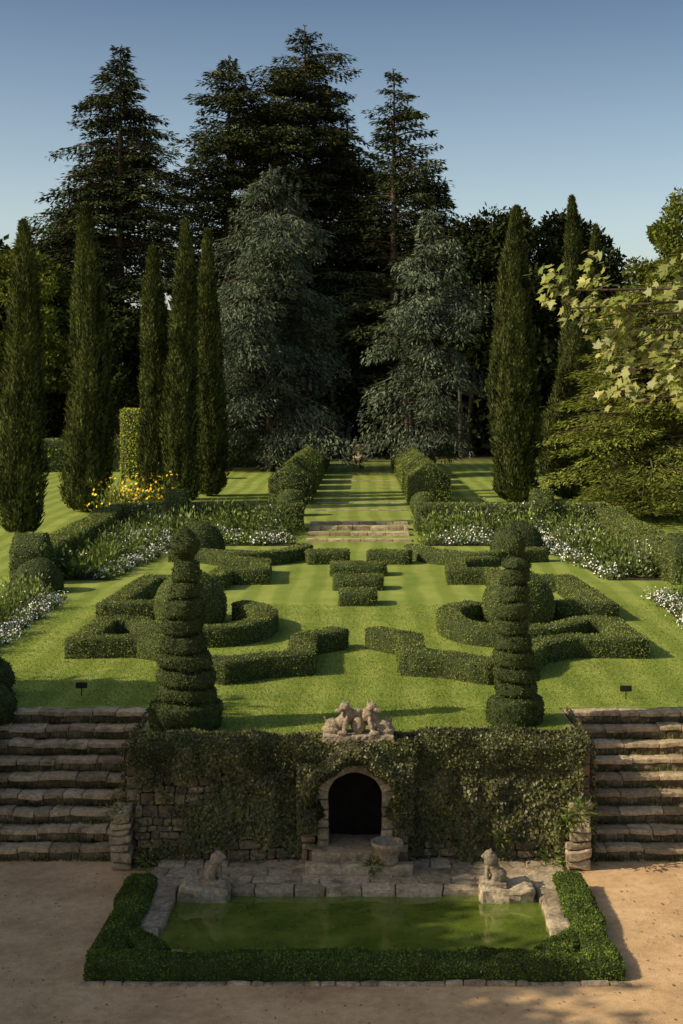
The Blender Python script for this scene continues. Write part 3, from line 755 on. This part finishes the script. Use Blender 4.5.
# crest sculpture: two crouching beasts leaning on a central carved shield
P=[];cx,cy,cz=.05,22.4,2.1
for sg in (-1,1):
    def e(c_,r,ry=0,rz=0): P.append(((cx+sg*c_[0]*.93,cy+c_[1]*.9,cz+c_[2]*.9),tuple(q*.9 for q in r),0,sg*ry,sg*rz))
    e((.26,.02,.20),(.29,.16,.12),.62)
    e((.44,0,.12),(.15,.17,.13))
    e((.17,-.02,.32),(.13,.15,.13))
    e((.23,-.1,.47),(.095,.095,.085)); e((.33,-.17,.43),(.08,.05,.045),.3)
    e((.17,-.05,.54),(.025,.025,.035)); e((.25,-.02,.54),(.025,.025,.035))
    e((.22,-.22,.18),(.05,.055,.17),-.2); e((.27,-.28,.05),(.1,.055,.045))
    e((.46,-.16,.06),(.14,.06,.05)); e((.56,0,.06),(.07,.1,.07)); e((.55,.05,.2),(.03,.03,.11),.4)
P.append(((cx,cy,cz+.17),(.13,.1,.2),0,0,0)); P.append(((cx,cy-.14,cz+.14),(.1,.05,.14),0,0,0)); P.append(((cx,cy-.06,cz+.34),(.06,.05,.06),0,0,0))
carved('crest_sculpture',P,.011,[(cx-.56,cx+.56,cy-.28,cy+.2,cz-.18,cz+.01)],.035,.05)
def lathe(name,x,y,z,prof,mat,n=24,amp=.01):
    b=MB(); th=np.arange(n)*2*math.pi/n
    V=np.array([(x+r*math.cos(t),y+r*math.sin(t),z+h) for h,r in prof for t in th]); V=V+np.stack([vnoise(V*7,k) for k in (1,2,3)],1)*amp
    F=[[i*n+j,i*n+(j+1)%n,(i+1)*n+(j+1)%n,(i+1)*n+j] for i in range(len(prof)-1) for j in range(n)]
    b.add(V,F,0,smooth=True); return b.build(name,[mat])
lathe('stone_basin',.5,21.62,.27,[(0,.001),(0,.16),(.05,.17),(.1,.15),(.2,.2),(.28,.25),(.33,.26),(.34,.23),(.3,.2),(.22,.14),(.2,.001)],M_statue)
lathe('stone_urn',0,112,2.15,[(0,.001),(0,.6),(.5,.6),(.52,.35),(.7,.25),(.9,.5),(1.3,.75),(1.4,.8),(1.35,.6),(1.1,.001)],M_statue)
for (x,y) in ((-5.2,26.5),(5.05,26.2)):
    b=MB(); tube(b,[(x,y,1.75),(x,y,1.98)],.01,6); 
    block(b,x-.11,x+.11,y-.015,y+.005,1.95,2.06,.004,0,3); b.build('garden_sign',[M_black])

# ---------------------------------------------------------------- light, world, camera
el=math.radians(34); az=math.radians(16)
d=Vector((math.cos(az)*math.cos(el),math.sin(az)*math.cos(el),-math.sin(el)))
L=bpy.data.lights.new('sun','SUN'); L.energy=5; L.angle=math.radians(.5); L.color=(1,.86,.62)
o=bpy.data.objects.new('sun',L); o.rotation_euler=d.to_track_quat('-Z','Y').to_euler(); scene.collection.objects.link(o)
w=bpy.data.worlds.new('World'); scene.world=w; w.use_nodes=True; nt=w.node_tree; nt.nodes.clear()
sk=nt.nodes.new('ShaderNodeTexSky'); sk.sky_type='NISHITA'; sk.sun_disc=False; sk.sun_elevation=el; sk.sun_rotation=math.radians(-106)
sk.air_density=1.; sk.dust_density=2.0; sk.ozone_density=1.2
tc=nt.nodes.new('ShaderNodeTexCoord'); sp=nt.nodes.new('ShaderNodeSeparateXYZ'); nt.links.new(tc.outputs['Generated'],sp.inputs[0])
hz=ramp(nt,sp.outputs[2],[(0.0,(1.75,1.6,1.4)),(.12,(1.55,1.46,1.32)),(.27,(.70,.74,.78)),(.5,(1.1,1.05,1.0))])
skc=mix(nt,sk.outputs[0],hz,1.0,'MULTIPLY')
bg=nt.nodes.new('ShaderNodeBackground'); bg.inputs[1].default_value=.118
ou=nt.nodes.new('ShaderNodeOutputWorld'); nt.links.new(skc,bg.inputs[0]); nt.links.new(bg.outputs[0],ou.inputs[0])
cam=bpy.data.cameras.new('camera'); co=bpy.data.objects.new('camera',cam); scene.collection.objects.link(co)
co.location=(.1,0,7.5); co.rotation_euler=(math.radians(90),0,0); cam.sensor_fit='AUTO'; cam.sensor_width=36; cam.lens=49.2
cam.shift_y=-.1143; cam.shift_x=-.0195; cam.clip_end=6000; cam.clip_start=.1
scene.camera=co
scene.view_settings.view_transform='Standard'; scene.view_settings.look='None'; scene.view_settings.exposure=0
